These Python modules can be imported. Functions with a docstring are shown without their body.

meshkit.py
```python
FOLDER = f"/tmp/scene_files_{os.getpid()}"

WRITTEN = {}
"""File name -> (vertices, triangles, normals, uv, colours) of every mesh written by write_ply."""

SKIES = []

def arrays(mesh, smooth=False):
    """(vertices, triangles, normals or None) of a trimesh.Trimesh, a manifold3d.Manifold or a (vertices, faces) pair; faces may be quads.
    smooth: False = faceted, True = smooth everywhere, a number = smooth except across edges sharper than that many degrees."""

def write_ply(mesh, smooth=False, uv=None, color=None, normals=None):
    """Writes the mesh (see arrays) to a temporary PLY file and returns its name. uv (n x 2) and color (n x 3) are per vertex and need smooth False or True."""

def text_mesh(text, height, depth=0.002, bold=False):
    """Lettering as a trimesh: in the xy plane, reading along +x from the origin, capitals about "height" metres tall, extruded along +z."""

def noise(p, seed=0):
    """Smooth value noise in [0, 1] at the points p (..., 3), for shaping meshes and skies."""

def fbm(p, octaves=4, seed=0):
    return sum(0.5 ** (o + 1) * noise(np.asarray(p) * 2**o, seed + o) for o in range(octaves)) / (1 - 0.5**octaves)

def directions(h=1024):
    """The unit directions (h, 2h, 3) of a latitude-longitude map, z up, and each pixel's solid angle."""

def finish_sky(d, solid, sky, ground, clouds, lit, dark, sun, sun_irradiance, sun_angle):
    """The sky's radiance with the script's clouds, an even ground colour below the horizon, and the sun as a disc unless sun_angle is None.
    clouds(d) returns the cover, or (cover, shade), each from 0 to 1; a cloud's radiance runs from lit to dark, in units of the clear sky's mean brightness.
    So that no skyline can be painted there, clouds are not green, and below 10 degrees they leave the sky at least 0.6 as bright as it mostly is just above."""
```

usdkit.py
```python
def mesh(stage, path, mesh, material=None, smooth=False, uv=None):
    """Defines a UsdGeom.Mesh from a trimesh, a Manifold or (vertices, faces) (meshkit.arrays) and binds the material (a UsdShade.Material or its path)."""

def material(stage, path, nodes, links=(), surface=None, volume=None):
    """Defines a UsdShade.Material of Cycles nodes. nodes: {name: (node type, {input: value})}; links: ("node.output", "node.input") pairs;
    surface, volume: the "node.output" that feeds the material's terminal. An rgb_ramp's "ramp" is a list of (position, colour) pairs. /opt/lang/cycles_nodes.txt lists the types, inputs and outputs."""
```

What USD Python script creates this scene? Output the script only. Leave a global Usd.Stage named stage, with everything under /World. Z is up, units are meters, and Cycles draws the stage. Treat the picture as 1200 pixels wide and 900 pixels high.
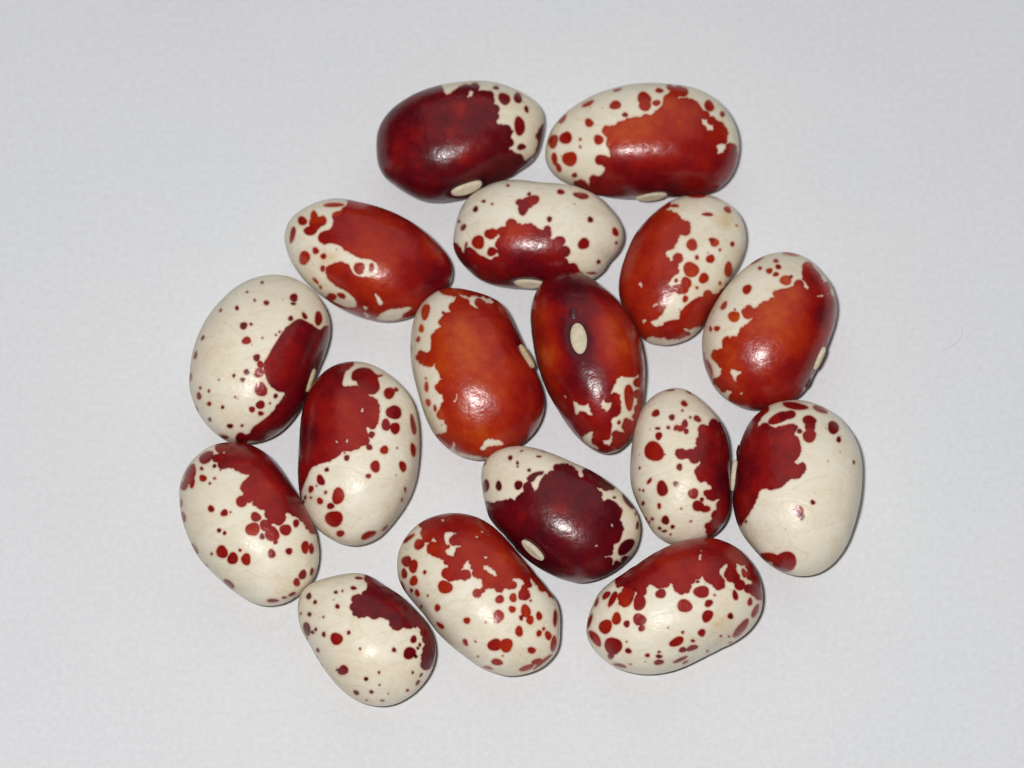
import math
import numpy as np
import trimesh
import shapely
from shapely.geometry import Polygon
from scipy.spatial import cKDTree
from scipy.ndimage import gaussian_filter1d
import usdkit
from meshkit import noise, fbm
from pxr import Usd, UsdGeom, UsdLux, UsdShade, Gf, Sdf, Vt

stage = Usd.Stage.CreateInMemory()
UsdGeom.SetStageUpAxis(stage, UsdGeom.Tokens.z)
UsdGeom.SetStageMetersPerUnit(stage, 1.0)
UsdGeom.Xform.Define(stage, '/World')
UsdGeom.Scope.Define(stage, '/World/Looks')

# ------------------------------------------------------------------ camera
TILT = math.radians(20)          # away from straight down
DIST = 0.45                     # a compact camera held close
WIDE = 0.12                      # metres of paper across the picture
PX = WIDE / 1200                 # metres per picture pixel at the aim point
CAM = np.array([0, -DIST * math.sin(TILT), DIST * math.cos(TILT)])
RIGHT = np.array([1.0, 0, 0])
FWD = np.array([0, math.sin(TILT), -math.cos(TILT)])
UP = np.array([0, math.cos(TILT), math.sin(TILT)])
cam = UsdGeom.Camera.Define(stage, '/World/camera')
cam.AddTranslateOp().Set(Gf.Vec3d(*CAM))
cam.AddRotateXYZOp().Set(Gf.Vec3f(math.degrees(TILT), 0, 0))
cam.CreateHorizontalApertureAttr(36.0)
cam.CreateVerticalApertureAttr(27.0)
cam.CreateFocalLengthAttr(36.0 * DIST / WIDE)
cam.CreateClippingRangeAttr(Gf.Vec2f(0.01, 10))
cam.CreateFStopAttr(33.0)
cam.CreateFocusDistanceAttr(DIST - 0.022)
cam.CreateExposureAttr(0.0)

# ------------------------------------------------------------------ light: on-camera flash, a little room light
flash = UsdLux.RectLight.Define(stage, '/World/camera_flash')
fpos = CAM + RIGHT * -0.022 + UP * 0.015 - FWD * 0.004
flash.AddTranslateOp().Set(Gf.Vec3d(*fpos))
flash.AddRotateXYZOp().Set(Gf.Vec3f(math.degrees(TILT), 0, 0))
flash.CreateWidthAttr(0.018)
flash.CreateHeightAttr(0.012)
flash.CreateNormalizeAttr(True)
flash.CreateIntensityAttr(0.54)
flash.CreateColorAttr(Gf.Vec3f(1.0, 0.99, 0.98))
room = UsdLux.RectLight.Define(stage, '/World/room_light')
room.AddTranslateOp().Set(Gf.Vec3d(0.10, 0.46, 0.66))
room.AddRotateXYZOp().Set(Gf.Vec3f(-35, 7, 0))
room.CreateWidthAttr(1.0)
room.CreateHeightAttr(0.8)
room.CreateNormalizeAttr(True)
room.CreateIntensityAttr(0.50)
room.CreateColorAttr(Gf.Vec3f(0.94, 0.97, 1.0))


def ray(u, v):
    k = WIDE / 1200 / DIST
    u, v = np.asarray(u, float), np.asarray(v, float)
    return FWD + (u - 600)[..., None] * k * RIGHT - (v - 450)[..., None] * k * UP


def at_height(u, v, z):
    d = ray(u, v)
    t = (z - CAM[2]) / d[..., 2]
    return CAM + d * t[..., None]


def pixel(p):
    q = np.asarray(p) - CAM
    w = q @ FWD
    k = WIDE / 1200 / DIST
    return np.stack([600 + q @ RIGHT / w / k, 450 - q @ UP / w / k], -1)


# ------------------------------------------------------------------ materials
M = usdkit.material
paper_mat = M(stage, '/World/Looks/paper', {
    'g': ('geometry', {}),
    'fine': ('noise_texture', {'scale': 2600.0, 'detail': 3.0, 'roughness': 0.6}),
    'mid': ('noise_texture', {'scale': 1500.0, 'detail': 3.0, 'roughness': 0.65}),
    'wide': ('noise_texture', {'scale': 28.0, 'detail': 2.0}),
    'c1': ('rgb_ramp', {'ramp': [(0.25, (0.690, 0.697, 0.714)), (0.75, (0.770, 0.778, 0.795))]}),
    'c2': ('rgb_ramp', {'ramp': [(0.3, (0.985, 0.98, 0.985)), (0.5, (1, 1, 1)), (0.7, (0.98, 0.988, 0.988))]}),
    'mx': ('mix', {'mix_type': 'multiply', 'fac': 1.0}),
    'add': ('math', {'math_type': 'multiply_add', 'value2': 0.5}),
    'b': ('bump', {'strength': 0.35, 'distance': 0.00006}),
    'p': ('principled_bsdf', {'roughness': 0.85, 'specular_ior_level': 0.2}),
}, [('g.position', 'fine.vector'), ('g.position', 'mid.vector'), ('g.position', 'wide.vector'),
    ('mid.fac', 'c1.fac'), ('wide.fac', 'c2.fac'), ('c1.color', 'mx.color1'), ('c2.color', 'mx.color2'),
    ('mx.color', 'p.base_color'), ('mid.fac', 'add.value1'), ('fine.fac', 'add.value3'),
    ('add.value', 'b.height'), ('b.normal', 'p.normal')], surface='p.BSDF')

coat_mat = M(stage, '/World/Looks/seed_coat', {
    't': ('texture_coordinate', {}),
    'mark': ('attribute', {'attribute': 'mark'}),
    'tone': ('attribute', {'attribute': 'tone'}),
    'stain': ('attribute', {'attribute': 'stain'}),
    'edge': ('noise_texture', {'scale': 1500.0, 'detail': 2.0, 'roughness': 0.6}),
    'edgec': ('math', {'math_type': 'multiply_add', 'value2': 0.10, 'value3': -0.05}),
    'mk': ('math', {'math_type': 'add'}),
    # red or cream
    'mask': ('map_range', {'range_type': 'smoothstep', 'from_min': -0.13, 'from_max': 0.13, 'to_min': 0.0, 'to_max': 1.0, 'clamp': True}),
    'fringe': ('map_range', {'range_type': 'smoothstep', 'from_min': -0.30, 'from_max': -0.02, 'to_min': 0.0, 'to_max': 0.34, 'clamp': True}),
    'rim': ('map_range', {'range_type': 'smoothstep', 'from_min': 0.0, 'from_max': 0.34, 'to_min': 0.12, 'to_max': 0.0, 'clamp': True}),
    # pigment of the red
    'mott': ('noise_texture', {'scale': 300.0, 'detail': 5.0, 'roughness': 0.68}),
    'mottc': ('math', {'math_type': 'multiply_add', 'value2': 0.85, 'value3': -0.42}),
    'tt': ('math', {'math_type': 'add'}),
    'red': ('rgb_ramp', {'ramp': [(0.0, (0.05, 0.002, 0.006)), (0.25, (0.125, 0.003, 0.007)), (0.5, (0.27, 0.0075, 0.0055)), (0.75, (0.385, 0.024, 0.0055)), (1.0, (0.51, 0.074, 0.008))]}),
    'redd': ('mix', {'color2': (0.05, 0.006, 0.004)}),
    # cream with faint veins and yellow stains
    'map': ('mapping', {'scale': (170.0, 330.0, 250.0)}),
    'vein': ('noise_texture', {'scale': 1.0, 'detail': 4.0, 'roughness': 0.55, 'distortion': 1.2}),
    'creamv': ('rgb_ramp', {'ramp': [(0.28, (0.77, 0.70, 0.55)), (0.405, (0.82, 0.755, 0.615)), (0.43, (0.765, 0.685, 0.53)), (0.455, (0.825, 0.76, 0.625)), (0.535, (0.84, 0.785, 0.66)), (0.56, (0.79, 0.72, 0.575)), (0.585, (0.84, 0.78, 0.655)), (0.8, (0.80, 0.735, 0.60))]}),
    'pale': ('noise_texture', {'scale': 190.0, 'detail': 3.0, 'roughness': 0.6}),
    'palec': ('rgb_ramp', {'ramp': [(0.35, (0.955, 0.925, 0.865)), (0.62, (1.0, 1.0, 1.0))]}),
    'creamm': ('mix', {'mix_type': 'multiply', 'fac': 1.0}),
    'creams': ('mix', {'color2': (0.66, 0.43, 0.19)}),
    'creamf': ('mix', {'color2': (0.66, 0.30, 0.17)}),
    'cell': ('voronoi_texture', {'scale': 620.0}),
    'cellr': ('separate_color', {}),
    'few': ('math', {'math_type': 'greater_than', 'value2': 0.72}),
    'dot': ('map_range', {'range_type': 'smoothstep', 'from_min': 0.05, 'from_max': 0.16, 'to_min': 0.5, 'to_max': 0.0, 'clamp': True}),
    'speck': ('math', {'math_type': 'multiply'}),
    'creamk': ('mix', {'color2': (0.34, 0.20, 0.10)}),
    'col': ('mix', {}),
    # relief
    'dim': ('noise_texture', {'scale': 520.0, 'detail': 3.0, 'roughness': 0.55}),
    'pore': ('noise_texture', {'scale': 2600.0, 'detail': 2.0}),
    'wr': ('map_range', {'from_min': 0.0, 'from_max': 1.0, 'to_min': 0.36, 'to_max': 0.14}),
    'b1': ('bump', {'distance': 0.00022}),
    'b2': ('bump', {'strength': 0.42, 'distance': 0.00026}),
    'b3': ('bump', {'strength': 0.10, 'distance': 0.00003}),
    'rx': ('map_range', {'from_min': 0.0, 'from_max': 1.0, 'to_min': 0.14, 'to_max': 0.015}),
    'rs': ('math', {'math_type': 'add'}),
    'ro': ('map_range', {'from_min': 0.3, 'from_max': 0.7, 'to_min': 0.215, 'to_max': 0.32, 'clamp': True}),
    'p': ('principled_bsdf', {'specular_ior_level': 0.34, 'coat_weight': 0.05, 'coat_roughness': 0.20, 'coat_ior': 1.45,
                              'subsurface_method': 'random_walk', 'subsurface_weight': 0.0}),
}, [('t.object', 'edge.vector'), ('t.object', 'mott.vector'), ('t.object', 'map.vector'), ('t.object', 'dim.vector'), ('t.object', 'pore.vector'),
    ('edge.fac', 'edgec.value1'), ('edgec.value', 'mk.value1'), ('mark.fac', 'mk.value2'),
    ('mk.value', 'mask.value'), ('mk.value', 'fringe.value'), ('mk.value', 'rim.value'),
    ('mott.fac', 'mottc.value1'), ('mottc.value', 'tt.value1'), ('tone.fac', 'tt.value2'), ('tt.value', 'red.fac'),
    ('red.color', 'redd.color1'), ('rim.result', 'redd.fac'),
    ('map.vector', 'vein.vector'), ('vein.fac', 'creamv.fac'), ('t.object', 'pale.vector'), ('pale.fac', 'palec.fac'), ('creamv.color', 'creamm.color1'), ('palec.color', 'creamm.color2'), ('creamm.color', 'creams.color1'), ('stain.fac', 'creams.fac'),
    ('t.object', 'cell.vector'), ('cell.color', 'cellr.color'), ('cellr.r', 'few.value1'), ('cell.distance', 'dot.value'), ('few.value', 'speck.value1'), ('dot.result', 'speck.value2'), ('creams.color', 'creamk.color1'), ('speck.value', 'creamk.fac'), ('creamk.color', 'creamf.color1'), ('fringe.result', 'creamf.fac'),
    ('mask.result', 'col.fac'), ('creamf.color', 'col.color1'), ('redd.color', 'col.color2'), ('col.color', 'p.base_color'),
    ('mask.result', 'wr.value'), ('wr.result', 'b1.strength'), ('vein.fac', 'b1.height'), ('dim.fac', 'b2.height'), ('pore.fac', 'b3.height'), ('b1.normal', 'b2.normal'), ('b2.normal', 'b3.normal'),
    ('b3.normal', 'p.normal'), ('b3.normal', 'p.coat_normal'), ('dim.fac', 'ro.value'), ('mask.result', 'rx.value'), ('ro.result', 'rs.value1'), ('rx.result', 'rs.value2'), ('rs.value', 'p.roughness')], surface='p.BSDF')

hilum_mat = M(stage, '/World/Looks/hilum', {
    't': ('texture_coordinate', {}),
    'n': ('noise_texture', {'scale': 1800.0, 'detail': 4.0, 'roughness': 0.65}),
    'c': ('rgb_ramp', {'ramp': [(0.3, (0.56, 0.47, 0.33)), (0.7, (0.71, 0.63, 0.48))]}),
    'b': ('bump', {'strength': 0.5, 'distance': 0.0001}),
    'p': ('principled_bsdf', {'roughness': 0.7, 'specular_ior_level': 0.25}),
}, [('t.object', 'n.vector'), ('n.fac', 'c.fac'), ('c.color', 'p.base_color'), ('n.fac', 'b.height'), ('b.normal', 'p.normal')], surface='p.BSDF')
tan_hilum_mat = M(stage, '/World/Looks/tan_hilum', {
    't': ('texture_coordinate', {}),
    'n': ('noise_texture', {'scale': 1800.0, 'detail': 4.0, 'roughness': 0.65}),
    'c': ('rgb_ramp', {'ramp': [(0.3, (0.40, 0.29, 0.16)), (0.7, (0.56, 0.45, 0.29))]}),
    'b': ('bump', {'strength': 0.5, 'distance': 0.0001}),
    'p': ('principled_bsdf', {'roughness': 0.7, 'specular_ior_level': 0.25}),
}, [('t.object', 'n.vector'), ('n.fac', 'c.fac'), ('c.color', 'p.base_color'), ('n.fac', 'b.height'), ('b.normal', 'p.normal')], surface='p.BSDF')
dark_mat = M(stage, '/World/Looks/dark_seed_skin', {
    't': ('texture_coordinate', {}),
    'n': ('noise_texture', {'scale': 1200.0, 'detail': 2.0}),
    'c': ('rgb_ramp', {'ramp': [(0.3, (0.05, 0.004, 0.006)), (0.7, (0.10, 0.006, 0.009))]}),
    'p': ('principled_bsdf', {'roughness': 0.45}),
}, [('t.object', 'n.vector'), ('n.fac', 'c.fac'), ('c.color', 'p.base_color')], surface='p.BSDF')
fibre_mat = M(stage, '/World/Looks/fibre', {
    'p': ('principled_bsdf', {'roughness': 0.8, 'base_color': (0.60, 0.60, 0.61), 'specular_ior_level': 0.1}),
}, [], surface='p.BSDF')


# ------------------------------------------------------------------ naming
def tag(prim, **kw):
    for k, v in kw.items():
        prim.SetCustomDataByKey(k, v)


COUNT = {}


def numbered(name):
    n = COUNT.get(name, 0)
    COUNT[name] = n + 1
    return name if n == 0 else f'{name}_{n:03d}'


# ------------------------------------------------------------------ the paper
g = np.linspace(-0.4, 0.4, 81)
X, Y = np.meshgrid(g, g)
Z = 0 * X
idx = np.arange(81 * 81).reshape(81, 81)
quads = np.stack([idx[:-1, :-1], idx[:-1, 1:], idx[1:, 1:], idx[1:, :-1]], -1).reshape(-1, 4)
paper = usdkit.mesh(stage, '/World/paper_surface', (np.stack([X, Y, Z], -1).reshape(-1, 3), quads), paper_mat)
tag(paper.GetPrim(), kind='structure', label='pale grey matte paper surface under all the beans', category='paper')

# ------------------------------------------------------------------ the beans
# o, s: origin and scale of the tracing grid of each bean; outline, red: red patches, cream: gaps in the red,
# spots: red ellipses (x, y, half width, half height, turn), flecks: cream ellipses in the red,
# tone: pigment (0 maroon .. 1 orange), blobs: local changes of the pigment (x, y, radius, change), k: thickness / width
BEANS = []
BEANS.append(dict(seed=1, o=(430, 80), s=5.4545, tone=0.22, all_red=True, label='dark maroon bean at the top with cream spotted right end and scar below',
    outline=[(60,500),(62,440),(80,370),(115,310),(165,255),(230,205),(310,160),(400,125),(500,100),(620,85),(740,80),(840,95),(930,125),(1010,165),(1075,215),(1115,265),(1132,320),(1130,390),(1115,460),(1095,530),(1060,590),(1000,640),(920,690),(840,730),(750,775),(650,825),(540,850),(450,858),(370,850),(300,825),(230,785),(150,730),(100,680),(70,610),(62,550)],
    red=[], cream=[[(480,50),(488,135),(515,168),(545,150),(590,118),(640,105),(700,108),(690,125),(655,150),(640,175),(655,188),(690,160),(730,140),(775,145),(812,170),(805,220),(832,250),(838,300),(830,345),(860,365),(888,362),(915,392),(938,400),(922,440),(938,470),(912,518),(960,545),(1010,588),(1040,570),(1075,540),(1092,470),(1085,430),(1112,370),(1150,330),(1150,180),(1000,80),(800,40)]],
    spots=[(878,195,36,42,-25),(965,190,25,38,-20),(1020,262,15,22,-15),(975,370,33,65),(988,503,28,21),(825,125,20,12)],
    blobs=[(600,250,45,0.24),(540,450,60,0.12),(610,580,50,0.18),(200,600,110,0.12),(350,700,60,-.1)], hilum=(640,772,105,42,-15), hil_dark=0.3, hil_tip=0.4, hil_h=0.0006))
BEANS.append(dict(seed=2, o=(630, 80), s=4.8, tone=0.55, label='large orange-red bean at top right with cream spotted left end',
    outline=[(42,500),(48,430),(70,360),(110,300),(170,240),(250,185),(340,140),(440,108),(540,88),(640,82),(740,88),(840,100),(920,125),(990,165),(1050,220),(1095,285),(1125,360),(1135,440),(1125,520),(1100,590),(1055,650),(1000,690),(930,712),(850,718),(760,722),(640,730),(540,735),(440,728),(360,718),(290,697),(220,668),(150,640),(100,610),(60,560)],
    red=[[(380,330),(420,325),(470,300),(520,280),(600,270),(640,260),(665,240),(700,205),(710,160),(745,130),(720,105),(640,90),(740,96),(830,120),(835,145),(800,155),(795,170),(850,170),(900,190),(935,240),(965,255),(955,285),(985,285),(1040,310),(1070,360),(1060,420),(1105,425),(1125,470),(1150,560),(1000,800),(300,800),(210,665),(230,630),(265,635),(295,660),(300,605),(350,605),(380,560),(340,530),(335,495),(370,490),(405,500),(405,450),(385,430),(390,390),(372,360)]],
    cream=[[(925,285),(960,285),(990,325),(975,355),(938,335)],[(1005,438),(1045,425),(1070,450),(1045,472),(1012,480)],[(1070,360),(1095,340),(1130,400),(1125,440),(1105,425),(1085,420)],[(648,245),(662,212),(690,208),(670,238)]],
    spots=[(600,170,40,36),(605,210,33,33),(668,195,25,16),(685,125,22,14),(437,207,32,25),(492,262,18,13),(283,200,35,13,-28),(140,285,32,14,-50),(290,307,24,24),(158,392,35,36),(88,412,28,38,15),(343,402,26,30),(240,400,8,9),(240,442,7,8),(180,510,40,44),(95,510,17,36,-10),(118,560,15,28,-15),(208,602,15,14),(965,212,28,32,-20),(1040,258,13,18),(448,122,25,8,-12)],
    blobs=[(560,340,200,0.28),(830,230,150,0.2),(480,390,120,0.12),(650,640,260,-0.22),(1000,620,180,-0.12),(400,600,120,-.15)], hilum=(640,722,92,34,0), hil_dark=0.35, hil_tip=0.42, hil_h=0.0006))
BEANS.append(dict(seed=3, scallop=0.4, o=(325, 220), s=5.4545, tone=0.58, label='plain orange-red bean at upper left with cream blotched left end',
    outline=[(45,330),(55,260),(85,200),(140,150),(220,105),(310,75),(400,68),(500,85),(600,108),(700,140),(800,185),(890,240),(980,310),(1050,385),(1100,455),(1120,520),(1115,590),(1090,640),(1030,700),(960,760),(880,815),(800,845),(700,858),(600,845),(500,815),(400,770),(310,712),(240,660),(170,590),(110,510),(70,430)],
    red=[[(450,95),(410,140),(360,160),(350,185),(358,220),(335,265),(300,275),(265,300),(265,340),(300,360),(345,355),(400,372),(430,395),(470,420),(530,450),(590,458),(632,482),(645,525),(612,562),(560,570),(515,564),(490,550),(465,510),(440,485),(390,475),(345,490),(310,510),(310,545),(330,590),(380,630),(430,655),(490,705),(508,748),(480,768),(430,760),(370,735),(310,712),(300,760),(600,940),(900,940),(1200,700),(1200,450),(900,150),(600,30),(450,40)]],
    cream=[[(622,678),(645,690),(675,740),(650,748),(635,715)],[(542,752),(592,768),(592,790),(560,778)],[(552,798),(592,820),(570,832)],[(635,825),(700,785),(760,772),(855,762),(842,785),(805,810),(790,838),(720,852),(650,845)]],
    spots=[(240,228,40,42),(270,215,44,34),(215,272,50,30,-10),(235,185,24,40),(288,203,24,24),(160,212,30,30,-40),(97,300,16,58,12),(173,448,36,44),(245,403,22,22),(295,438,18,20),(290,517,17,20),(245,595,10,28,-40),(275,635,8,14,-40),(360,110,70,14,-3),(524,515,34,42),(602,512,17,32),(345,700,32,26,-30),(410,690,28,18,30)],
    blobs=[(620,400,160,0.12),(600,620,140,0.15),(400,250,120,-0.16),(1000,600,170,-0.25),(820,250,150,-.08)], stains=[(330,440,70,0.5)]))
BEANS.append(dict(seed=4, o=(520, 200), s=5.4545, tone=0.36, label='cream-topped bean in the upper middle with red lower left half',
    outline=[(60,470),(68,390),(85,310),(115,230),(165,165),(240,115),(330,75),(420,58),(520,62),(620,75),(720,80),(820,95),(900,120),(980,160),(1050,225),(1110,300),(1145,370),(1155,430),(1138,490),(1100,545),(1060,585),(1025,640),(970,690),(900,725),(800,745),(700,755),(600,758),(500,755),(400,745),(300,725),(220,690),(150,630),(95,565),(68,510)],
    red=[[(50,470),(85,482),(112,505),(135,528),(152,490),(165,490),(200,510),(230,535),(260,548),(310,562),(340,550),(345,520),(338,490),(325,470),(335,445),(325,440),(285,430),(270,400),(300,375),(340,375),(380,360),(425,345),(430,310),(485,345),(545,340),(590,360),(640,380),(662,358),(688,390),(680,430),(720,455),(748,430),(772,450),(760,485),(800,500),(790,525),(775,550),(800,590),(860,620),(900,850),(300,850),(20,600)]],
    cream=[[(255,500),(285,465),(312,445),(345,410),(358,418),(332,465),(352,510),(345,550),(310,568),(255,552),(205,515),(225,498)]],
    spots=[(535,206,40,34),(566,188,44,34,-10),(508,238,36,46),(488,202,30,22,-15),(546,150,12,14),(220,458,44,42),(300,405,30,30),(308,518,33,30),(748,136,25,16),(878,160,48,22,12),(676,310,17,18),(937,313,18,20),(895,467,36,38),(1097,392,20,28,-20),(1103,462,8,12),(990,583,14,13),(203,246,16,20,40),(255,196,13,10),(125,362,17,22,35),(97,325,10,12),(310,213,8,7),(410,95,12,8),(945,655,30,8),(142,478,8,24,15)],
    blobs=[(480,390,90,0.3),(400,460,100,0.15),(500,650,160,-0.08)], hilum=(545,722,100,32,0), hil_dark=0.3, hil_tip=0.4, hil_h=0.0006))
BEANS.append(dict(seed=5, o=(690, 220), s=4.736, tone=0.64, label='upright bean below the top right one, red left side, cream right side dotted red',
    outline=[(165,540),(180,450),(210,360),(250,270),(310,190),(380,125),(450,75),(520,48),(600,38),(680,42),(750,75),(810,120),(850,175),(870,240),(872,310),(855,380),(825,450),(780,520),(740,590),(690,680),(640,760),(590,815),(520,855),(440,875),(370,868),(310,850),(260,790),(210,710),(175,630)],
    red=[[(445,92),(430,120),(470,135),(500,150),(520,178),(555,190),(565,225),(545,252),(505,265),(490,300),(465,335),(428,360),(445,402),(470,402),(475,375),(500,368),(522,385),(515,410),(490,425),(492,470),(470,495),(450,515),(440,548),(462,552),(490,535),(520,545),(540,570),(510,582),(470,580),(430,630),(415,690),(380,725),(345,745),(375,772),(420,758),(460,735),(500,728),(510,690),(545,650),(590,615),(630,605),(655,578),(700,590),(740,570),(800,540),(720,720),(650,775),(610,770),(560,782),(530,782),(528,800),(545,818),(500,840),(420,830),(400,835),(350,822),(320,840),(290,880),(100,700),(100,500),(330,80)]],
    spots=[(572,317,32,32),(697,303,25,26,20),(680,287,16,10),(600,387,11,13),(675,395,23,25),(495,392,28,26),(567,455,42,45),(638,502,28,30),(775,455,24,42,5),(797,313,11,16),(728,345,7,8),(770,122,22,17,25),(660,148,30,11,5),(475,100,28,9),(540,530,28,38,10),(535,617,16,20),(600,555,8,8),(728,530,7,12),(600,42,60,14),(820,210,5,5),(485,515,10,12),(548,810,16,12)],
    flecks=[(287,540,9,15),(370,655,15,10,-35),(308,740,10,13),(365,690,6,8)],
    blobs=[(250,600,140,-0.06),(450,200,120,0.05)], stains=[(755,180,50,0.55)]))
BEANS.append(dict(seed=6, o=(800, 280), s=4.285, tone=0.69, label='orange bean at far right of the upper half with cream dotted left shoulder',
    outline=[(98,560),(100,480),(125,400),(165,320),(220,240),(290,165),(370,105),(440,75),(520,65),(590,80),(650,115),(700,170),(745,230),(770,300),(775,370),(758,450),(728,530),(700,600),(665,670),(630,735),(590,785),(540,817),(470,840),(400,857),(330,855),(270,835),(210,800),(160,750),(125,680),(105,620)],
    red=[[(600,165),(610,125),(640,128),(680,165),(715,230),(740,260),(760,320),(820,400),(740,560),(660,780),(560,900),(330,900),(230,830),(245,770),(218,745),(210,770),(170,740),(152,710),(185,690),(195,650),(160,615),(142,590),(155,558),(195,555),(200,515),(225,490),(245,520),(245,490),(270,490),(285,465),(330,420),(350,395),(320,390),(302,365),(330,338),(360,350),(410,315),(455,300),(460,265),(510,250),(560,235),(590,212),(610,240),(632,262),(628,235),(605,205)]],
    cream=[[(236,655),(294,668),(272,690),(266,718),(250,690)],[(670,290),(700,278),(718,255),(740,298),(712,304),(698,292)]], flecks=[(295,773,7,7)],
    spots=[(517,208,32,24),(545,190,8,10),(323,253,26,21,-35),(207,335,13,24,35),(258,390,28,30,15),(435,160,18,13),(480,140,14,14),(468,178,15,12),(468,110,14,9),(388,147,9,10),(172,450,16,13),(140,452,7,14),(545,75,40,9,8),(375,105,40,8,-32),(105,590,8,30),(130,655,17,55,-18),(262,355,6,6)],
    blobs=[(470,380,150,0.16),(700,380,90,-0.4),(620,680,130,-0.35),(400,780,130,-0.12),(240,600,70,0.1),(650,200,60,-.2)], hilum=(690,600,14,62,-63), hil_w=0.36, hil_out=0.00012, micropyle=(632,722,22), hil_ring=True))
BEANS.append(dict(seed=7, scallop=0.3, o=(210, 310), s=4.184, tone=0.34, label='mostly cream bean at far left of the upper half with dark red right side',
    outline=[(50,600),(52,520),(65,430),(95,340),(140,255),(200,180),(270,115),(340,75),(410,55),(490,50),(570,70),(640,115),(690,170),(725,230),(740,300),(735,370),(715,440),(690,500),(665,560),(640,620),(605,690),(555,765),(500,820),(440,855),(370,875),(300,880),(240,868),(180,830),(120,770),(75,690)],
    red=[[(590,266),(620,275),(660,300),(690,318),(720,300),(780,330),(720,560),(620,740),(570,735),(530,780),(470,830),(420,862),(340,865),(280,852),(290,833),(340,830),(360,800),(400,770),(450,730),(480,690),(505,655),(515,630),(480,620),(440,585),(420,540),(413,490),(435,450),(450,420),(475,380),(515,320),(560,280)]],
    spots=[(562,163,21,20),(560,192,13,8),(683,265,19,36,-5),(615,252,12,19,-25),(547,265,12,14,-30),(316,300,20,18),(352,292,7,7),(330,373,22,20),(283,213,10,11),(428,188,13,13),(407,88,8,7),(370,175,5,7),(333,135,5,5),(380,457,18,18),(398,490,17,20),(392,530,25,25),(330,528,15,15),(312,565,12,12),(268,545,8,9),(400,612,32,36),(398,688,22,22),(357,710,17,14,30),(400,730,14,12),(473,645,11,12),(97,645,12,18),(147,683,10,12),(145,620,6,8),(103,605,6,8),(213,700,8,10),(150,760,8,10),(249,792,15,13),(308,790,8,7),(80,445,7,20,15),(85,710,6,16,-20),(215,845,30,9,10),(475,345,5,6),(492,330,5,6),(408,360,5,5),(275,650,5,6),(57,550,5,20),(203,225,6,9,30),(195,565,4,4),(445,680,5,5),(115,360,6,15,30)],
    blobs=[(520,450,120,0.08),(560,700,130,-0.12),(680,400,90,-.12)], hilum=(648,568,12,60,-66), hil_w=0.4, hil_out=0.0001, hil_mat='tan', stains=[(200,420,120,0.12)]))
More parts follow.
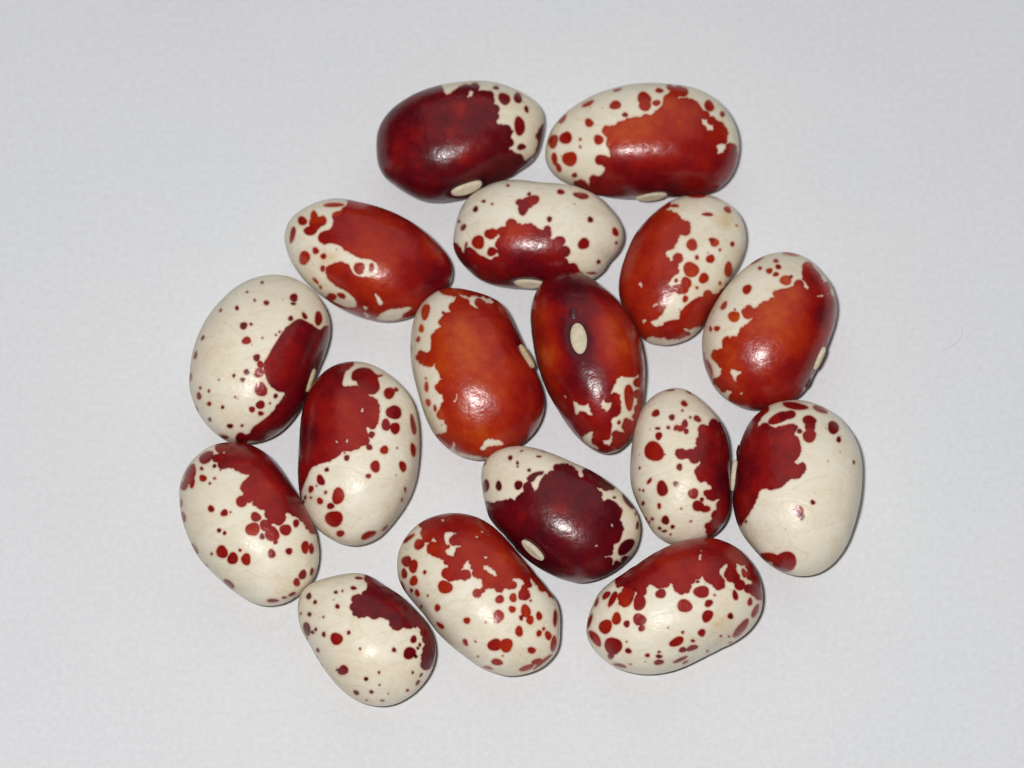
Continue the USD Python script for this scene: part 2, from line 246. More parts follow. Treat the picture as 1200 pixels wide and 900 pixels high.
BEANS.append(dict(seed=8, scallop=0.5, o=(335, 410), s=3.753, tone=0.44, label='upright bean left of centre, red upper left half, cream lower half with big dots',
    outline=[(55,450),(60,370),(68,290),(85,220),(120,150),(175,90),(240,58),(310,50),(380,65),(450,105),(510,160),(555,220),(580,300),(588,390),(585,480),(575,560),(550,640),(510,710),(460,775),(410,825),(360,850),(300,862),(240,850),(180,820),(130,780),(90,720),(65,660),(55,590),(52,520)],
    red=[[(298,62),(268,88),(255,120),(255,160),(318,158),(345,180),(365,200),(400,220),(412,260),(405,320),(385,347),(355,342),(364,380),(360,412),(320,430),(290,445),(250,448),(235,465),(190,490),(120,515),(90,570),(70,620),(60,670),(0,600),(0,200),(150,30),(270,20)]],
    red2=[[(300,90),(330,78),(370,82),(400,108),(428,108),(420,118),(405,125),(414,165),(395,192),(370,197),(345,188),(316,155),(310,140),(290,132),(290,105)]],
    spots=[(455,190,26,25,20),(485,175,10,10),(475,275,34,32,35),(440,330,21,26),(480,345,21,28),(377,373,15,15),(367,428,14,14),(433,440,18,20),(393,513,23,25),(514,513,15,26,-10),(560,440,12,30,-10),(560,330,12,45,-8),(363,555,12,12),(268,475,13,13),(258,452,5,5),(180,527,10,10),(153,573,18,24,-20),(110,613,11,18,15),(175,627,7,8),(150,665,14,15),(110,650,5,6),(85,650,6,10),(78,668,5,8),(230,643,27,38),(197,687,18,14,-20),(212,743,37,38),(239,808,19,14),(363,815,35,15,-28),(438,785,16,7,-38),(490,432,4,4),(525,615,5,12),(510,660,4,8),(135,598,4,4)],
    flecks=[(335,265,5,8),(225,403,5,5),(268,400,4,8)],
    blobs=[(90,400,90,-0.22),(280,330,130,0.1),(200,100,100,-.1)]))
BEANS.append(dict(seed=9, o=(470, 325), s=4.089, tone=0.74, label='large orange bean in the centre with cream left edge',
    outline=[(45,360),(48,270),(65,190),(100,125),(150,80),(200,55),(260,50),(340,65),(420,90),(480,125),(520,180),(550,245),(580,310),(612,380),(645,455),(675,530),(687,600),(680,660),(655,720),(610,775),(550,820),(480,850),(400,875),(330,870),(260,845),(200,800),(150,740),(110,650),(80,550),(55,450)],
    red=[[(190,50),(198,80),(235,88),(262,90),(255,115),(237,140),(240,160),(205,180),(183,210),(190,235),(165,255),(145,295),(140,345),(120,360),(90,353),(76,385),(95,412),(130,427),(165,410),(175,450),(192,490),(162,520),(175,550),(195,560),(202,600),(185,625),(178,665),(210,690),(220,730),(200,755),(172,765),(160,800),(232,812),(238,790),(265,793),(270,828),(330,852),(400,860),(500,880),(740,760),(740,560),(560,200),(450,60),(300,20)]],
    cream=[[(378,832),(388,800),(420,772),(455,778),(494,788),(482,805),(440,812),(405,825)],[(280,83),(310,88),(340,103),(330,88),(400,92),(444,106),(432,127),(390,124),(355,112),(362,125),(380,147),(350,142),(318,116)],[(600,790),(650,715),(684,640),(720,650),(680,760),(610,830)]],
    flecks=[(207,500,8,19,-38),(260,585,6,25,18)],
    spots=[(117,165,21,38,10),(97,245,13,20,10),(82,297,9,15,10),(122,525,11,24),(130,600,11,20,-10),(163,627,8,16,-10),(203,170,8,8),(118,485,4,6),(45,345,6,20)],
    blobs=[(300,330,120,0.14),(540,300,90,-0.3),(620,560,90,-0.3),(400,160,90,-0.15),(300,740,130,0.06),(560,720,90,-.2)], hilum=(603,378,20,64,62), hil_w=0.4, hil_out=0.0002, hil_mat='tan'))
BEANS.append(dict(seed=10, o=(610, 305), s=3.83, tone=0.52, k=1.05, all_red=True, label='deep red bean on edge in the middle, its pale oval scar facing up',
    outline=[(45,280),(48,210),(70,140),(110,85),(170,52),(230,45),(290,65),(350,105),(420,165),(480,240),(525,320),(550,410),(560,500),(555,590),(545,670),(525,740),(500,795),(460,840),(420,865),(370,868),(310,840),(260,800),(210,740),(165,670),(120,590),(85,500),(60,400)],
    red=[], cream=[[(405,602),(425,552),(445,522),(490,525),(533,517),(530,600),(530,640),(512,700),(497,735),(475,710),(453,745),(465,772),(430,765),(415,780),(410,818),(390,832),(355,812),(395,806),(406,780),(408,720),(420,705),(447,690),(450,640),(440,603),(420,596)],
        [(240,632),(270,650),(297,640),(320,675),(316,703),(290,680),(265,680),(255,698),(244,678)],[(282,790),(322,770),(327,805),(352,852),(315,840),(282,812)],[(552,480),(580,480),(570,680),(530,790),(490,850),(430,900),(340,900),(335,858),(400,864),(455,842),(495,795),(520,740),(540,660)]],
    flecks=[(383,650,25,27),(355,682,8,8),(200,610,5,10)],
    spots=[(487,615,23,58,-5),(480,740,15,27),(442,728,8,10),(545,600,9,50)],
    blobs=[(430,400,90,0.36),(400,290,70,0.22),(120,420,80,0.34),(90,250,70,0.22),(150,560,70,0.15),(290,520,110,-0.32),(235,130,110,-0.42),(258,350,110,-.2),(400,130,60,-.1),(370,780,90,-.12),(480,560,60,.1)], hilum=(260,350,37,73,82), hil_w=0.5, hil_dark=0.55, hil_mat=None, micropyle=(233,240,24), stains=[(383,650,30,.5)]))
BEANS.append(dict(seed=11, o=(200, 505), s=4.184, tone=0.42, label='cream bean at far left of the lower half, red upper right side, round dots',
    outline=[(42,330),(45,270),(65,205),(105,145),(160,95),(220,65),(290,55),(360,58),(430,85),(490,130),(540,190),(580,250),(620,310),(660,380),(700,460),(722,540),(728,620),(715,690),(690,745),(640,795),(570,840),(490,858),(410,845),(330,800),(260,745),(190,680),(130,610),(85,520),(55,430)],
    red=[[(230,70),(225,95),(262,100),(255,115),(213,115),(213,135),(235,150),(240,175),(270,184),(305,180),(340,205),(382,215),(375,230),(350,255),(343,285),(355,310),(328,335),(333,362),(365,357),(395,340),(410,365),(440,385),(460,390),(462,420),(490,445),(530,462),(562,440),(565,403),(600,415),(640,440),(680,490),(705,505),(790,480),(620,200),(400,10),(260,10)]],
    spots=[(175,130,42,25,-32),(95,215,25,55,25),(68,265,18,30,20),(105,255,14,25,10),(158,232,18,18),(215,172,10,10),(152,185,9,9),(215,233,7,7),(192,257,7,6),(198,382,16,17),(263,402,18,18),(293,398,5,5),(237,488,10,12),(264,501,9,10),(418,422,27,24),(403,482,34,36),(465,462,32,28,30),(497,505,36,38,20),(514,545,12,12),(448,518,14,15),(563,485,28,30),(615,453,16,20),(252,593,29,32),(304,625,26,31,-10),(370,629,25,28),(340,585,8,9),(201,603,6,7),(495,602,20,22),(580,590,16,18),(660,570,21,30),(690,578,13,27),(647,705,18,26,15),(618,742,18,20),(692,690,8,20,15),(500,832,30,9,2),(557,817,12,6,-15),(596,800,18,8,-22),(285,752,34,16,45),(63,422,10,27,-10),(52,355,6,20),(120,578,9,28,-30),(175,660,4,10,-40),(245,190,5,6)],
    blobs=[(480,320,110,0.12),(370,630,30,0.2),(600,320,90,-0.15),(360,100,90,-.05)], stains=[(150,430,110,0.12)]))
BEANS.append(dict(seed=12, o=(340, 660), s=5.0, tone=0.24, label='small bean at the bottom left, cream with maroon upper right side, few dots',
    outline=[(45,300),(48,220),(75,160),(130,115),(200,90),(270,72),(340,60),(400,58),(470,75),(540,120),(610,165),(670,210),(740,280),(800,350),(840,430),(853,520),(840,600),(800,680),(740,750),(670,800),(600,830),(520,838),(430,820),(350,780),(280,720),(220,650),(160,560),(110,470),(65,390)],
    red=[[(445,80),(450,140),(425,190),(442,218),(425,210),(405,193),(375,200),(345,203),(370,220),(353,245),(360,280),(395,314),(440,310),(480,320),(540,318),(565,325),(580,345),(585,370),(620,389),(660,380),(700,384),(740,372),(765,395),(775,430),(787,470),(780,500),(768,560),(785,600),(800,625),(830,600),(900,560),(860,420),(700,180),(500,20),(440,40)]],
    spots=[(403,87,25,9,8),(372,146,18,11),(268,170,11,10),(307,163,6,6),(110,194,15,20,30),(146,228,11,12),(277,253,14,13),(113,300,11,14),(98,385,22,40,-15),(130,405,13,11),(150,388,9,12),(197,417,12,15),(272,443,35,38),(343,407,11,13),(410,502,7,9),(162,510,9,14,-20),(155,558,5,12),(178,598,7,14,-30),(310,627,30,30),(278,626,12,8),(445,678,12,13),(521,640,7,9),(476,754,12,11),(525,713,5,6),(387,758,20,12,40),(540,805,12,5),(688,745,9,8),(718,640,7,8),(748,700,9,20,35),(767,655,7,14,30),(609,508,13,15),(724,447,18,24),(760,478,10,12),(748,497,8,10),(700,527,38,36),(735,545,12,12),(62,295,5,9),(195,315,5,6),(447,803,5,4),(575,765,4,4),(100,440,4,8)],
    blobs=[(272,443,50,0.18),(310,627,40,.1),(700,520,50,.1)], stains=[(300,600,140,0.10)]))
BEANS.append(dict(seed=13, o=(455, 590), s=4.284, tone=0.56, label='long bean at the bottom middle, red top, cream bottom with one large double dot',
    outline=[(45,310),(50,250),(75,190),(115,135),(170,90),(240,60),(320,47),(400,55),(470,80),(540,130),(600,190),(650,250),(700,310),(750,370),(800,430),(845,490),(862,560),(862,630),(860,690),(845,745),(800,800),(740,840),(660,862),(590,865),(520,845),(450,815),(380,765),(310,710),(240,640),(180,560),(120,490),(75,430),(50,370)],
    red=[[(165,115),(160,150),(180,190),(203,195),(193,230),(215,258),(250,270),(270,277),(292,268),(278,295),(300,315),(272,345),(280,372),(310,392),(350,380),(385,385),(412,365),(400,338),(368,335),(385,300),(405,288),(420,325),(442,335),(428,350),(445,370),(470,385),(475,410),(455,435),(440,438),(430,455),(445,467),(475,447),(495,430),(530,428),(540,442),(570,447),(585,428),(615,432),(642,415),(635,395),(605,387),(595,372),(650,375),(682,395),(670,420),(660,440),(658,470),(685,487),(712,470),(700,430),(717,410),(715,378),(760,425),(800,450),(815,470),(900,500),(720,240),(520,20),(320,-20),(100,60)]],
    cream=[[(285,148),(338,148),(330,165),(310,180),(315,205),(345,212),(380,208),(345,225),(335,255),(320,264),(288,250),(295,225),(310,215),(288,200)],[(216,182),(232,160),(242,192),(225,198)],[(478,315),(500,308),(543,350),(537,365),(505,350),(485,335)]],
    flecks=[(488,270,8,7),(595,352,8,7),(443,170,7,6),(475,140,9,5,-20),(272,85,10,5)],
    spots=[(155,205,27,27),(103,175,38,10,-40),(92,290,24,30),(125,315,25,33),(80,352,15,27),(128,388,20,27),(145,450,13,18,-15),(117,437,8,12),(183,345,9,10),(198,463,5,7),(165,518,5,8),(73,420,9,28,-20),(285,420,36,35),(247,524,15,18,-15),(262,613,12,22,-45),(395,588,17,18),(387,697,12,18,-30),(437,693,5,6),(559,481,22,23),(627,473,20,22),(622,531,17,19),(552,568,29,34),(690,540,26,33),(712,585,18,25),(668,573,12,14),(757,565,15,23),(715,488,6,7),(657,642,21,26),(757,652,13,19,25),(780,630,8,9),(803,663,17,24,-10),(535,710,35,33),(592,712,35,34,20),(720,737,20,18),(546,796,30,17,15),(500,825,26,7,12),(748,795,28,17,-12),(695,825,42,13,-18),(490,596,5,5),(775,795,60,9,-38),(450,768,5,4),(575,765,4,4),(838,575,11,42),(830,705,16,40,10)],
    blobs=[(565,710,70,0.25),(580,320,120,0.14),(690,320,80,-0.12),(250,220,70,0.1),(300,80,120,-0.1)]))
BEANS.append(dict(seed=14, o=(550, 510), s=5.0, tone=0.16, label='darkest maroon bean at lower centre with cream upper left end and white scar',
    outline=[(70,220),(85,165),(130,110),(190,78),(270,62),(350,68),(440,90),(530,125),(620,165),(710,205),(800,260),(880,325),(940,390),(985,460),(1003,540),(995,610),(970,680),(920,740),(860,790),(790,830),(720,855),(650,865),(580,850),(500,825),(420,785),(345,735),(285,680),(240,625),(200,580),(150,530),(110,470),(92,400),(75,310)],
    red=[[(80,405),(150,395),(200,380),(250,376),(277,382),(285,355),(315,335),(320,300),(345,278),(370,300),(380,340),(400,310),(410,280),(435,240),(470,225),(492,205),(495,178),(540,166),(590,175),(632,210),(645,242),(667,242),(663,205),(690,193),(740,210),(800,250),(850,290),(842,318),(800,317),(750,308),(778,345),(775,377),(810,385),(850,390),(882,420),(890,470),(880,510),(902,540),(897,580),(880,620),(850,640),(838,670),(835,698),(795,713),(830,725),(840,760),(862,735),(892,742),(905,715),(950,720),(940,800),(700,940),(400,860),(60,550)]],
    red2=[[(338,248),(365,225),(400,213),(436,212),(428,232),(400,240),(375,272),(350,278),(338,262)]],
    spots=[(97,297,20,38),(172,297,19,29),(288,293,23,30,20),(240,132,14,14),(282,162,8,11),(283,182,6,8),(350,205,12,10),(408,125,14,7),(307,92,8,5),(440,90,20,6,10),(918,655,32,66,42),(930,385,20,52,-34),(850,365,10,8),(985,530,9,25),(975,460,5,10),(85,165,9,20,35)],
    flecks=[(845,527,15,8),(745,650,6,6)],
    blobs=[(530,440,60,0.16),(750,350,80,0.03),(600,720,150,0.06),(300,470,80,.05)], hilum=(368,678,82,42,34), hil_w=0.44, hil_dark=0.2, hil_out=0.0001))
BEANS.append(dict(seed=15, o=(675, 620), s=5.0, tone=0.46, label='bean at the bottom right, red top edge dripping into cream with many dots',
    outline=[(60,590),(70,520),(95,450),(130,380),(190,320),(270,265),(360,205),(450,145),(550,95),(640,65),(720,52),(800,52),(880,75),(950,115),(1010,175),(1055,240),(1085,320),(1095,400),(1085,480),(1050,550),(1000,610),(930,660),(840,705),(750,750),(660,795),(570,830),(480,848),(400,852),(320,840),(240,815),(170,770),(110,715),(70,650)],
    red=[[(250,270),(235,340),(265,335),(278,350),(252,400),(253,435),(285,457),(318,430),(338,395),(340,365),(375,382),(400,375),(415,345),(440,324),(475,347),(520,340),(552,320),(570,330),(580,360),(620,377),(662,365),(680,320),(700,300),(735,275),(760,310),(800,330),(830,357),(862,345),(867,300),(843,265),(848,230),(885,203),(912,200),(880,230),(873,265),(895,295),(925,310),(930,340),(952,342),(962,310),(955,270),(935,230),(918,178),(932,195),(965,213),(995,212),(1002,250),(1012,290),(1042,308),(1010,330),(982,355),(1010,372),(1055,402),(1140,420),(1140,200),(900,0),(640,0),(280,200)]],
    spots=[(985,258,15,30,-20),(178,388,32,17,-48),(215,410,18,55,28),(300,400,40,52),(372,428,37,52,15),(497,378,30,30),(735,368,50,34),(712,308,12,10),(778,435,26,21,-18),(637,450,46,38,-5),(770,510,28,42,30),(737,608,24,21,-20),(933,388,16,32,-8),(1020,427,14,25),(905,510,18,18),(967,582,65,24,-52),(1050,480,45,16,-62),(237,525,28,36,20),(173,572,36,46,15),(297,555,20,20),(372,530,38,38),(385,580,20,22),(112,640,58,22,52),(218,685,50,54,20),(205,742,20,20),(307,714,20,16),(258,800,38,11,15),(419,740,15,11),(487,747,18,13),(487,720,10,7),(485,780,30,16,-12),(590,660,43,27,-25),(625,605,10,9),(685,655,13,10),(680,697,35,17,-15),(625,708,25,15,-15),(612,765,44,11,-25),(120,430,28,9,-68),(80,540,45,11,-72),(297,660,6,6),(848,627,8,6),(897,630,6,6),(905,665,9,5),(770,715,7,6),(812,387,7,6),(640,780,20,7,-22),(540,578,4,4),(320,792,6,4)],
    flecks=[(742,130,19,6),(728,165,8,18,10)],
    blobs=[(640,230,180,0.06),(330,270,110,-0.08),(1040,300,80,-0.12)], stains=[(850,560,70,0.5),(870,430,60,0.22),(440,600,60,0.12)]))
BEANS.append(dict(seed=16, o=(725, 445), s=3.749, tone=0.36, k=0.92, label='narrow upright cream bean right of centre, ragged red right edge, many small dots',
    outline=[(50,420),(52,340),(62,260),(80,180),(110,115),(160,65),(220,40),(280,38),(340,70),(400,125),(445,180),(475,240),(488,310),(490,400),(490,490),(486,570),(470,625),(440,665),(390,700),(320,720),(250,725),(200,710),(150,670),(110,600),(80,540),(58,480)],
    red=[[(400,200),(413,172),(440,185),(460,160),(540,300),(540,600),(440,740),(390,690),(390,655),(383,640),(410,615),(415,578),(435,580),(430,545),(447,518),(410,532),(373,500),(380,485),(407,480),(400,460),(385,445),(360,452),(345,435),(333,400),(357,370),(350,355),(325,367),(300,345),(275,350),(248,330),(258,303),(290,310),(315,303),(342,300),(340,260),(355,245),(353,215),(380,200)]],
    spots=[(290,195,14,20),(255,212,16,12,-30),(296,226,11,14),(274,214,18,14),(288,105,16,12,20),(163,147,18,16,-30),(234,165,14,13),(345,172,18,13,30),(280,135,5,6),(218,210,9,7),(172,214,11,7),(176,247,16,17),(155,315,43,44),(201,328,5,4),(267,384,14,15),(252,458,12,13),(135,445,8,16,30),(191,478,26,34),(328,500,22,26),(365,527,10,10),(350,555,27,25),(382,568,22,16),(205,617,19,19),(178,555,8,15),(237,646,10,9),(180,653,9,8),(200,665,12,7),(228,680,5,5),(148,612,7,8),(107,543,7,10),(93,575,5,12,-20),(118,612,8,6,40),(135,625,5,5),(275,567,4,5),(317,622,6,5),(108,487,5,6),(92,483,4,5),(92,388,4,6),(315,165,6,5),(220,45,25,5),(310,55,15,5,25)],
    blobs=[(470,420,60,-0.15)]))
BEANS.append(dict(seed=17, scallop=0.5, o=(725, 445), s=3.749, tone=0.38, label='large bean at far right of the lower half, red left side, clean cream right side',
    outline=[(500,540),(505,470),(512,400),(520,330),(540,260),(572,190),(620,140),(680,105),(750,90),(820,92),(890,115),(950,150),(1000,200),(1045,270),(1068,350),(1070,440),(1060,540),(1035,640),(1000,730),(950,800),(890,845),(830,862),(770,860),(700,835),(640,795),(590,740),(550,690),(520,630)],
    red=[[(520,668),(545,630),(585,570),(605,530),(620,490),(640,480),(680,482),(720,470),(750,440),(780,434),(810,415),(824,385),(810,363),(785,372),(773,355),(795,335),(802,300),(790,255),(773,240),(787,210),(765,193),(725,200),(690,210),(645,193),(612,202),(625,170),(660,126),(600,100),(470,240),(440,500),(480,640)]],
    spots=[(705,168,50,24,-20),(745,155,38,18,-12),(775,115,55,17,8),(885,130,35,13,28),(838,178,32,21),(842,205,22,35),(838,247,32,27),(795,226,12,11),(943,210,24,30,-32),(967,263,11,13),(790,578,21,27,-20),(805,603,12,14),(853,539,11,11),(730,800,50,47),(665,780,45,19,12),(1033,362,5,10),(558,623,6,8),(557,728,10,12),(600,762,8,8)],
    blobs=[(700,330,100,0.05),(540,450,70,-0.15)], hilum=(506,420,14,68,94), hil_w=0.4, hil_out=0.0003, micropyle=(524,318,24), stains=[(960,500,70,0.15)]))



def even_sphere(n):
    """A sphere of 20 n^2 nearly equal triangles, closer together on the upper side."""
    ico = trimesh.creation.icosahedron()
    v, f, off = [], [], 0
    rows = [(i, j) for i in range(n + 1) for j in range(n + 1 - i)]
    at = {ij: k for k, ij in enumerate(rows)}
    ij = np.array(rows) / n
    tri = [(at[i, j], at[i + 1, j], at[i, j + 1]) for i in range(n) for j in range(n - i)]
    tri += [(at[i + 1, j], at[i + 1, j + 1], at[i, j + 1]) for i in range(n - 1) for j in range(n - 1 - i)]
    tri = np.array(tri)
    for a, b_, c_ in ico.vertices[ico.faces]:
        v.append(a + ij[:, :1] * (b_ - a) + ij[:, 1:] * (c_ - a))
        f.append(tri + off)
        off += len(rows)
    v, f = np.vstack(v), np.vstack(f)
    v /= np.linalg.norm(v, axis=1, keepdims=True)
    _, first, inv = np.unique(np.round(v, 6), axis=0, return_index=True, return_inverse=True)
    v, f = v[first], inv.reshape(-1)[f]
    z = v[:, 2] + 0.2 * (1 - v[:, 2] ** 2)
    h = np.hypot(v[:, 0], v[:, 1])
    q = np.sqrt(np.maximum(1 - z ** 2, 0)) / np.maximum(h, 1e-9)
    return np.stack([v[:, 0] * q, v[:, 1] * q, z], -1), f


SV, SF = even_sphere(80)
NB = 240
TH = (np.arange(NB) + 0.5) / NB * 2 * np.pi - np.pi


def smooth_closed(pts, step, it=2):
    p = np.asarray(pts, float)
    for _ in range(it):
        q = np.roll(p, -1, 0)
        p = np.stack([0.75 * p + 0.25 * q, 0.25 * p + 0.75 * q], 1).reshape(-1, 2)
    return p


def spline_closed(pts, n=8):
    """Catmull-Rom through the points."""
    p = np.asarray(pts, float)
    a, b, c, d = np.roll(p, 1, 0), p, np.roll(p, -1, 0), np.roll(p, -2, 0)
    t = (np.arange(n) / n)[None, :, None]
    a, b, c, d = (x[:, None] for x in (a, b, c, d))
    return (0.5 * (2 * b + (c - a) * t + (2 * a - 5 * b + 4 * c - d) * t ** 2 + (3 * b - a - 3 * c + d) * t ** 3)).reshape(-1, 2)


def radial(ang, rad):
    """Largest radius in each of the NB angle bins, gaps filled."""
    b = ((ang + np.pi) / (2 * np.pi) * NB).astype(int) % NB
    r = np.zeros(NB)
    np.maximum.at(r, b, rad)
    ok = r > 0
    return np.interp(np.arange(NB), np.where(ok)[0], r[ok], period=NB)


def ellipse(x, y, rx, ry, a=0.0, seed=0):
    t = np.linspace(0, 2 * np.pi, 28, endpoint=False)
    h = (seed * 2.399) % 6.283
    w = 1 + 0.07 * np.sin(2 * t + h) + 0.05 * np.sin(3 * t + 2.3 * h)
    a = math.radians(a)
    ex, ey = rx * np.cos(t) * w, ry * np.sin(t) * w
    return Polygon(np.stack([x + ex * math.cos(a) - ey * math.sin(a), y + ex * math.sin(a) + ey * math.cos(a)], -1))


def poly(pts):
    return Polygon(spline_closed(pts, 6)).buffer(0)


def shape_bean(b):
    s = b['s']
    conv = lambda p: np.asarray(p, float) / s + np.asarray(b['o'], float)
    out = conv(spline_closed(b['outline'], 8))
    cen = np.asarray(Polygon(out).centroid.coords[0])
    ct = math.cos(TILT)
    flat = lambda p: np.stack([p[:, 0] - cen[0], -(p[:, 1] - cen[1]) / ct], -1)
    fo = flat(np.concatenate([out + (np.roll(out, -1, 0) - out) * t for t in np.linspace(0, 1, 6, endpoint=False)]))
    target = gaussian_filter1d(radial(np.arctan2(fo[:, 1], fo[:, 0]), np.hypot(*fo.T)), 1.6, mode='wrap')
    # thickness from the short half axis
    ev = np.linalg.eigh(np.cov(fo.T))
    half_short = math.sqrt(ev[0][0] * 2) * PX
    c = b.get('k', 0.80) * half_short
    long_axis = ev[1][:, 1]
    r = target * PX * 0.97
    mid = at_height(cen[0], cen[1], c)
    n = b.get('n', 2.25)
    rho = np.hypot(SV[:, 0], SV[:, 1])
    f = 1 / (rho ** n + np.abs(SV[:, 2]) ** n) ** (1 / n)
    rho_, z_ = rho * f, SV[:, 2] * f
    th = np.arctan2(SV[:, 1], SV[:, 0])
    # gentle lumps so that no two beans share a profile
    seed = b['seed']
    lump = 1 + 0.05 * (fbm(SV * 1.4 + seed * 7.1, 2, seed) - 0.5)
    for step in range(8):
        soft = gaussian_filter1d(r, 16, mode='wrap')
        w = np.clip(rho_, 0, 1) ** 2.5
        rr = np.interp(th, TH, r, period=2 * np.pi) * w + np.interp(th, TH, soft, period=2 * np.pi) * (1 - w)
        P = np.stack([np.cos(th) * rr * rho_ * lump, np.sin(th) * rr * rho_ * lump, z_ * c * lump], -1)
        P[:, 2] += b.get('lean', 0.0) * (P[:, :2] @ np.asarray(b.get('leandir', (1, 0)), float))
        W = P + mid
        W[:, 2] -= W[:, 2].min()
        px = pixel(W)
        fp = flat(px)
        now = radial(np.arctan2(fp[:, 1], fp[:, 0]), np.hypot(*fp.T))
        if step < 7:
            r = r * gaussian_filter1d(target / now, 2.2, mode='wrap')
    b['err'] = float(np.abs(now - target).max())
    return W, px, conv, cen, c, long_axis


def marks(b, px, conv, W):
    red = []
    if b.get('all_red'):
        red.append(Polygon(conv([(-300, -300), (1500, -300), (1500, 1500), (-300, 1500)])))
    red += [poly(conv(p)) for p in b['red']]
    shape = shapely.union_all([g.buffer(0) for g in red])
    gaps = [poly(conv(p)) for p in b.get('cream', [])]
    s = b['s']
    el = lambda e, i: ellipse(*conv(e[:2]), e[2] / s, e[3] / s, e[4] if len(e) > 4 else 0.0, i + b['seed'] * 13)
    gaps += [el(e, i) for i, e in enumerate(b.get('flecks', []))]
    rng = np.random.default_rng(b['seed'])
    # pigment spreads in round lobes: its own corners are round, the cream left between lobes is pointed
    shape = shape.buffer(-1.7).buffer(1.7)
    if gaps:
        shape = shape.difference(shapely.union_all([g.buffer(0) for g in gaps])).buffer(-0.7).buffer(0.7)
    k = b.get('scallop', 1.0)
    discs = []
    for ring in shapely.get_parts(shape.boundary):
        t = 0.0
        while t < ring.length and k > 0:
            rad = rng.choice([rng.uniform(1.5, 3.2), rng.uniform(3.0, 7.0)])
            p0, p1 = (np.asarray(ring.interpolate((t + d) % ring.length).coords[0]) for d in (-1.5, 1.5))
            nrm = np.array([p1[1] - p0[1], p0[0] - p1[0]]) / max(np.hypot(*(p1 - p0)), 1e-6)
            mid = np.asarray(ring.interpolate(t).coords[0])
            if not shape.contains(shapely.Point(*(mid + 0.3 * nrm))):
                nrm = -nrm
            reach = min(rng.uniform(0.0, 1.8) * k * (rad / 3.5), 2.6)
            discs.append(shapely.Point(*(mid + nrm * (rad - reach))).buffer(rad, 12))
            t += rad * rng.uniform(1.0, 2.0)
    shape = shapely.union_all([shape] + discs)
    shape = shapely.union_all([shape] + [el(e, i).buffer(0) for i, e in enumerate(b['spots'])] + [poly(conv(p)).buffer(-1).buffer(1) for p in b.get('red2', [])])
    shape = shape.segmentize(0.4)
    bd = shapely.get_coordinates(shape.boundary)
    wpx = px
    d = cKDTree(bd).query(wpx)[0]
    inside = shapely.contains_xy(shape, wpx[:, 0], wpx[:, 1])
    return np.where(inside, d, -d) * 0.1


def normals(V, F):
    n = np.zeros_like(V)
    fn = np.cross(V[F[:, 1]] - V[F[:, 0]], V[F[:, 2]] - V[F[:, 0]])
    for k in range(3):
        np.add.at(n, F[:, k], fn)
    return n / np.linalg.norm(n, axis=1, keepdims=True)


def primvar(m, name, values):
    UsdGeom.PrimvarsAPI(m).CreatePrimvar(name, Sdf.ValueTypeNames.FloatArray, 'vertex').Set(Vt.FloatArray.FromNumpy(values.astype(np.float32)))


def lens(L, Wd, H, groove=0.03):
    """The seed scar: a long low cushion with a shallow groove, x long, z out."""
    s = trimesh.creation.icosphere(subdivisions=4)
    v = np.array(s.vertices)
    z = np.sign(v[:, 2]) * np.abs(v[:, 2]) ** 0.75
    q = np.clip(np.hypot(v[:, 0], v[:, 1]), 0, 1)
    z = np.where(v[:, 2] > 0, z * (1 - 0.16 * np.exp(-(q / 0.62) ** 4)), z)
    z = z - groove * np.exp(-(v[:, 1] / 0.25) ** 2) * np.clip(1 - v[:, 0] ** 2, 0, 1) * (v[:, 2] > 0) * np.clip(v[:, 2] * 2, 0, 1)
    return np.stack([v[:, 0] * L, v[:, 1] * Wd, z * H], -1), np.array(s.faces)


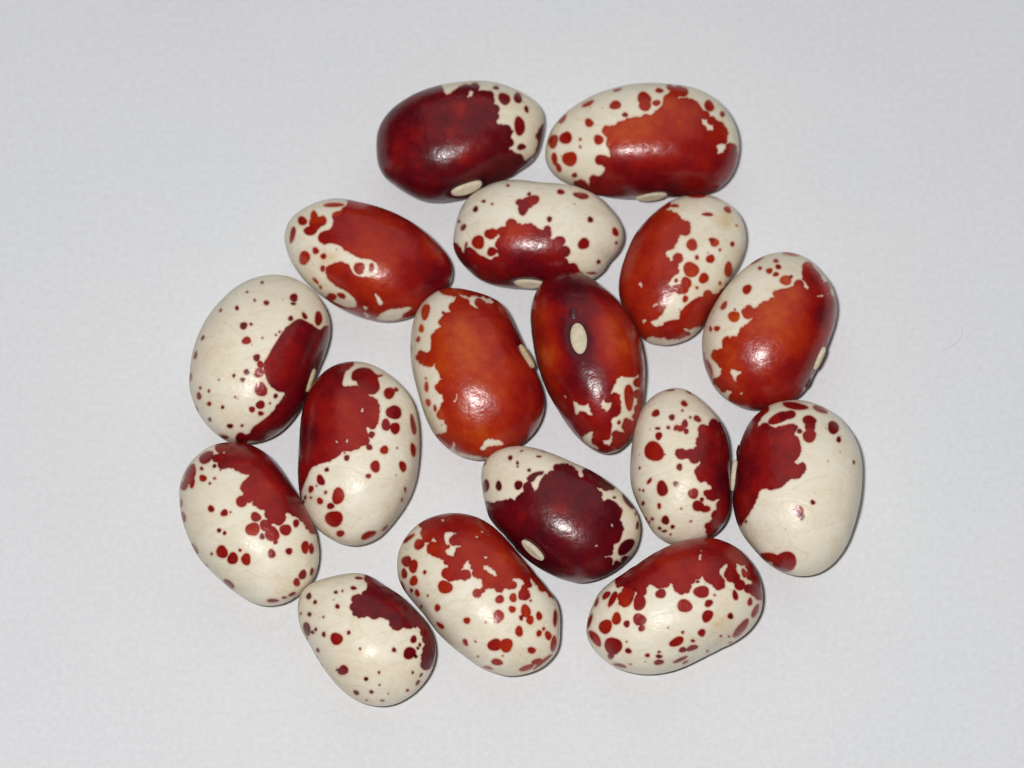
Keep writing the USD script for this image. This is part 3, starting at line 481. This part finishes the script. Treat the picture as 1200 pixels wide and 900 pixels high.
BUILT = []
for b in BEANS:
    W, px, conv, cen, c, axis = shape_bean(b)
    mk = marks(b, px, conv, W)
    N = normals(W, SF)
    tone = np.full(len(W), float(b['tone']))
    for x, y, rad, dt in b.get('blobs', []):
        q = conv((x, y))
        tone += dt * np.exp(-((px - q) ** 2).sum(1) / (rad / b['s']) ** 2)
    spot_rng = np.random.default_rng(b['seed'] + 100)
    for e in b['spots']:
        q, rad = conv(e[:2]), (max(e[2], e[3]) + 4) / b['s']
        dt = spot_rng.uniform(-0.11, 0.12) + (0.05 if rad > 5 else -0.08)
        tone[((px - q) ** 2).sum(1) < rad * rad] = b['tone'] + dt
    stain = np.random.default_rng(b['seed'] + 50).uniform(0.0, 0.12) * fbm(SV * 1.6 + b['seed'] * 3.3, 2, 9) * 1.4
    for x, y, rad, amt in b.get('stains', []):
        q = conv((x, y))
        stain += amt * np.exp(-((px - q) ** 2).sum(1) / (rad / b['s']) ** 2) * (0.5 + noise(np.c_[px / 6, np.zeros(len(px))], 3))
    base = W.mean(0) * [1, 1, 0]
    hil = None
    if 'hilum' in b:
        hx, hy, rx, ry, ang = b['hilum']
        q = conv((hx, hy))
        facing = (N * (CAM - W)).sum(1) > -1e-4
        j = np.argmin(((px - q) ** 2).sum(1) + 1e6 * ~facing)
        nn = N[np.argsort(((W - W[j]) ** 2).sum(1))[:60]].mean(0)
        nn /= np.linalg.norm(nn)
        nn = nn + b.get('hil_tip', 0.0) * -FWD
        nn /= np.linalg.norm(nn)
        a = math.radians(ang)
        dirw = math.cos(a) * RIGHT - math.sin(a) * UP
        tx = dirw - nn * (dirw @ nn)
        tx /= np.linalg.norm(tx)
        hil = (j, nn, tx, np.cross(nn, tx), max(rx, ry) / b['s'] * PX)
        L = hil[4] * 1.0
        Wd = b.get('hil_w', 0.46) * L
        rel = W - W[j]
        e = np.sqrt((rel @ tx / (L * 1.3)) ** 2 + (rel @ hil[3] / (Wd * 1.75)) ** 2 + (rel @ nn / (L * 0.9)) ** 2)
        tone -= b.get('hil_dark', 0.35) * np.exp(-e ** 2 * 1.2)
        # the scar sits in a slight dip with a raised lip
        W = W - nn * (np.exp(-(e * 1.15) ** 4) * 0.00022)[:, None]
        mk = np.maximum(mk, (1.25 - e) * L / PX * 0.03) if b.get('hil_ring', True) else mk
    name = numbered('bean')
    root = UsdGeom.Xform.Define(stage, f'/World/{name}')
    root.AddTranslateOp().Set(Gf.Vec3d(*map(float, base)))
    tag(root.GetPrim(), label=b['label'], category='bean', group='speckled dried beans laid in a loose cluster')
    m = usdkit.mesh(stage, f'/World/{name}/seed_coat', (W - base, SF), coat_mat, smooth=True)
    primvar(m, 'mark', mk)
    primvar(m, 'tone', np.clip(tone, 0, 1))
    primvar(m, 'stain', np.clip(stain, 0, 0.7))
    if hil:
        j, nn, tx, ty, L = hil
        v, f = lens(L, b.get('hil_w', 0.46) * L, b.get('hil_h', 0.00045))
        v = W[j] + v[:, :1] * tx + v[:, 1:2] * ty + (v[:, 2:] + b.get('hil_out', 0.0)) * nn
        # follow the curve of the coat along the length
        usdkit.mesh(stage, f'/World/{name}/hilum', (v - base, f), tan_hilum_mat if b.get('hil_mat') else hilum_mat, smooth=True)
    if 'micropyle' in b:
        q = conv(b['micropyle'][:2])
        facing = (N * (CAM - W)).sum(1) > -1e-4
        j2 = np.argmin(((px - q) ** 2).sum(1) + 1e6 * ~facing)
        rr = b['micropyle'][2] / b['s'] * PX
        s = trimesh.creation.icosphere(subdivisions=3)
        v = np.array(s.vertices)
        v = v * (1 + 0.25 * (noise(v * 2.0, 4)[:, None] - 0.5))
        ax = tx
        v = W[j2] + v @ np.stack([tx * rr * 1.3, np.cross(N[j2], tx) * rr * 0.8, N[j2] * rr * 0.28])
        usdkit.mesh(stage, f'/World/{name}/micropyle', (v - base, np.array(s.faces)), dark_mat, smooth=True)
    BUILT.append((b['label'], W, b['err'], c))

# ------------------------------------------------------------------ a stray fibre on the paper
pts = np.array([(1103, 411.5), (1110, 408), (1118, 404), (1124, 398), (1127.5, 390), (1127.5, 382)])
pts = spline_closed(np.vstack([pts, pts[::-1]]), 6)[: 6 * 5 + 1]
pw = at_height(pts[:, 0], pts[:, 1], 0.00005)
sides, rad = 8, 0.00004
tv, tf = [], []
tan = np.gradient(pw, axis=0)
tan /= np.linalg.norm(tan, axis=1, keepdims=True)
sd = np.cross(tan, [0, 0, 1.0])
for i in range(len(pw)):
    for k in range(sides):
        a = 2 * np.pi * k / sides
        taper = 0.4 + 0.6 * math.sin(math.pi * min(1, max(0, (i + 1) / (len(pw) + 1))))
        tv.append(pw[i] + rad * taper * (math.cos(a) * sd[i] + math.sin(a) * np.array([0, 0, 1.0])))
for i in range(len(pw) - 1):
    for k in range(sides):
        a0, a1 = i * sides + k, i * sides + (k + 1) % sides
        tf += [(a0, a1, a1 + sides), (a0, a1 + sides, a0 + sides)]
fb = usdkit.mesh(stage, '/World/lint_fibre', (np.array(tv), np.array(tf)), fibre_mat, smooth=True)
tag(fb.GetPrim(), label='tiny grey curved lint fibre on the paper right of the beans', category='fibre')
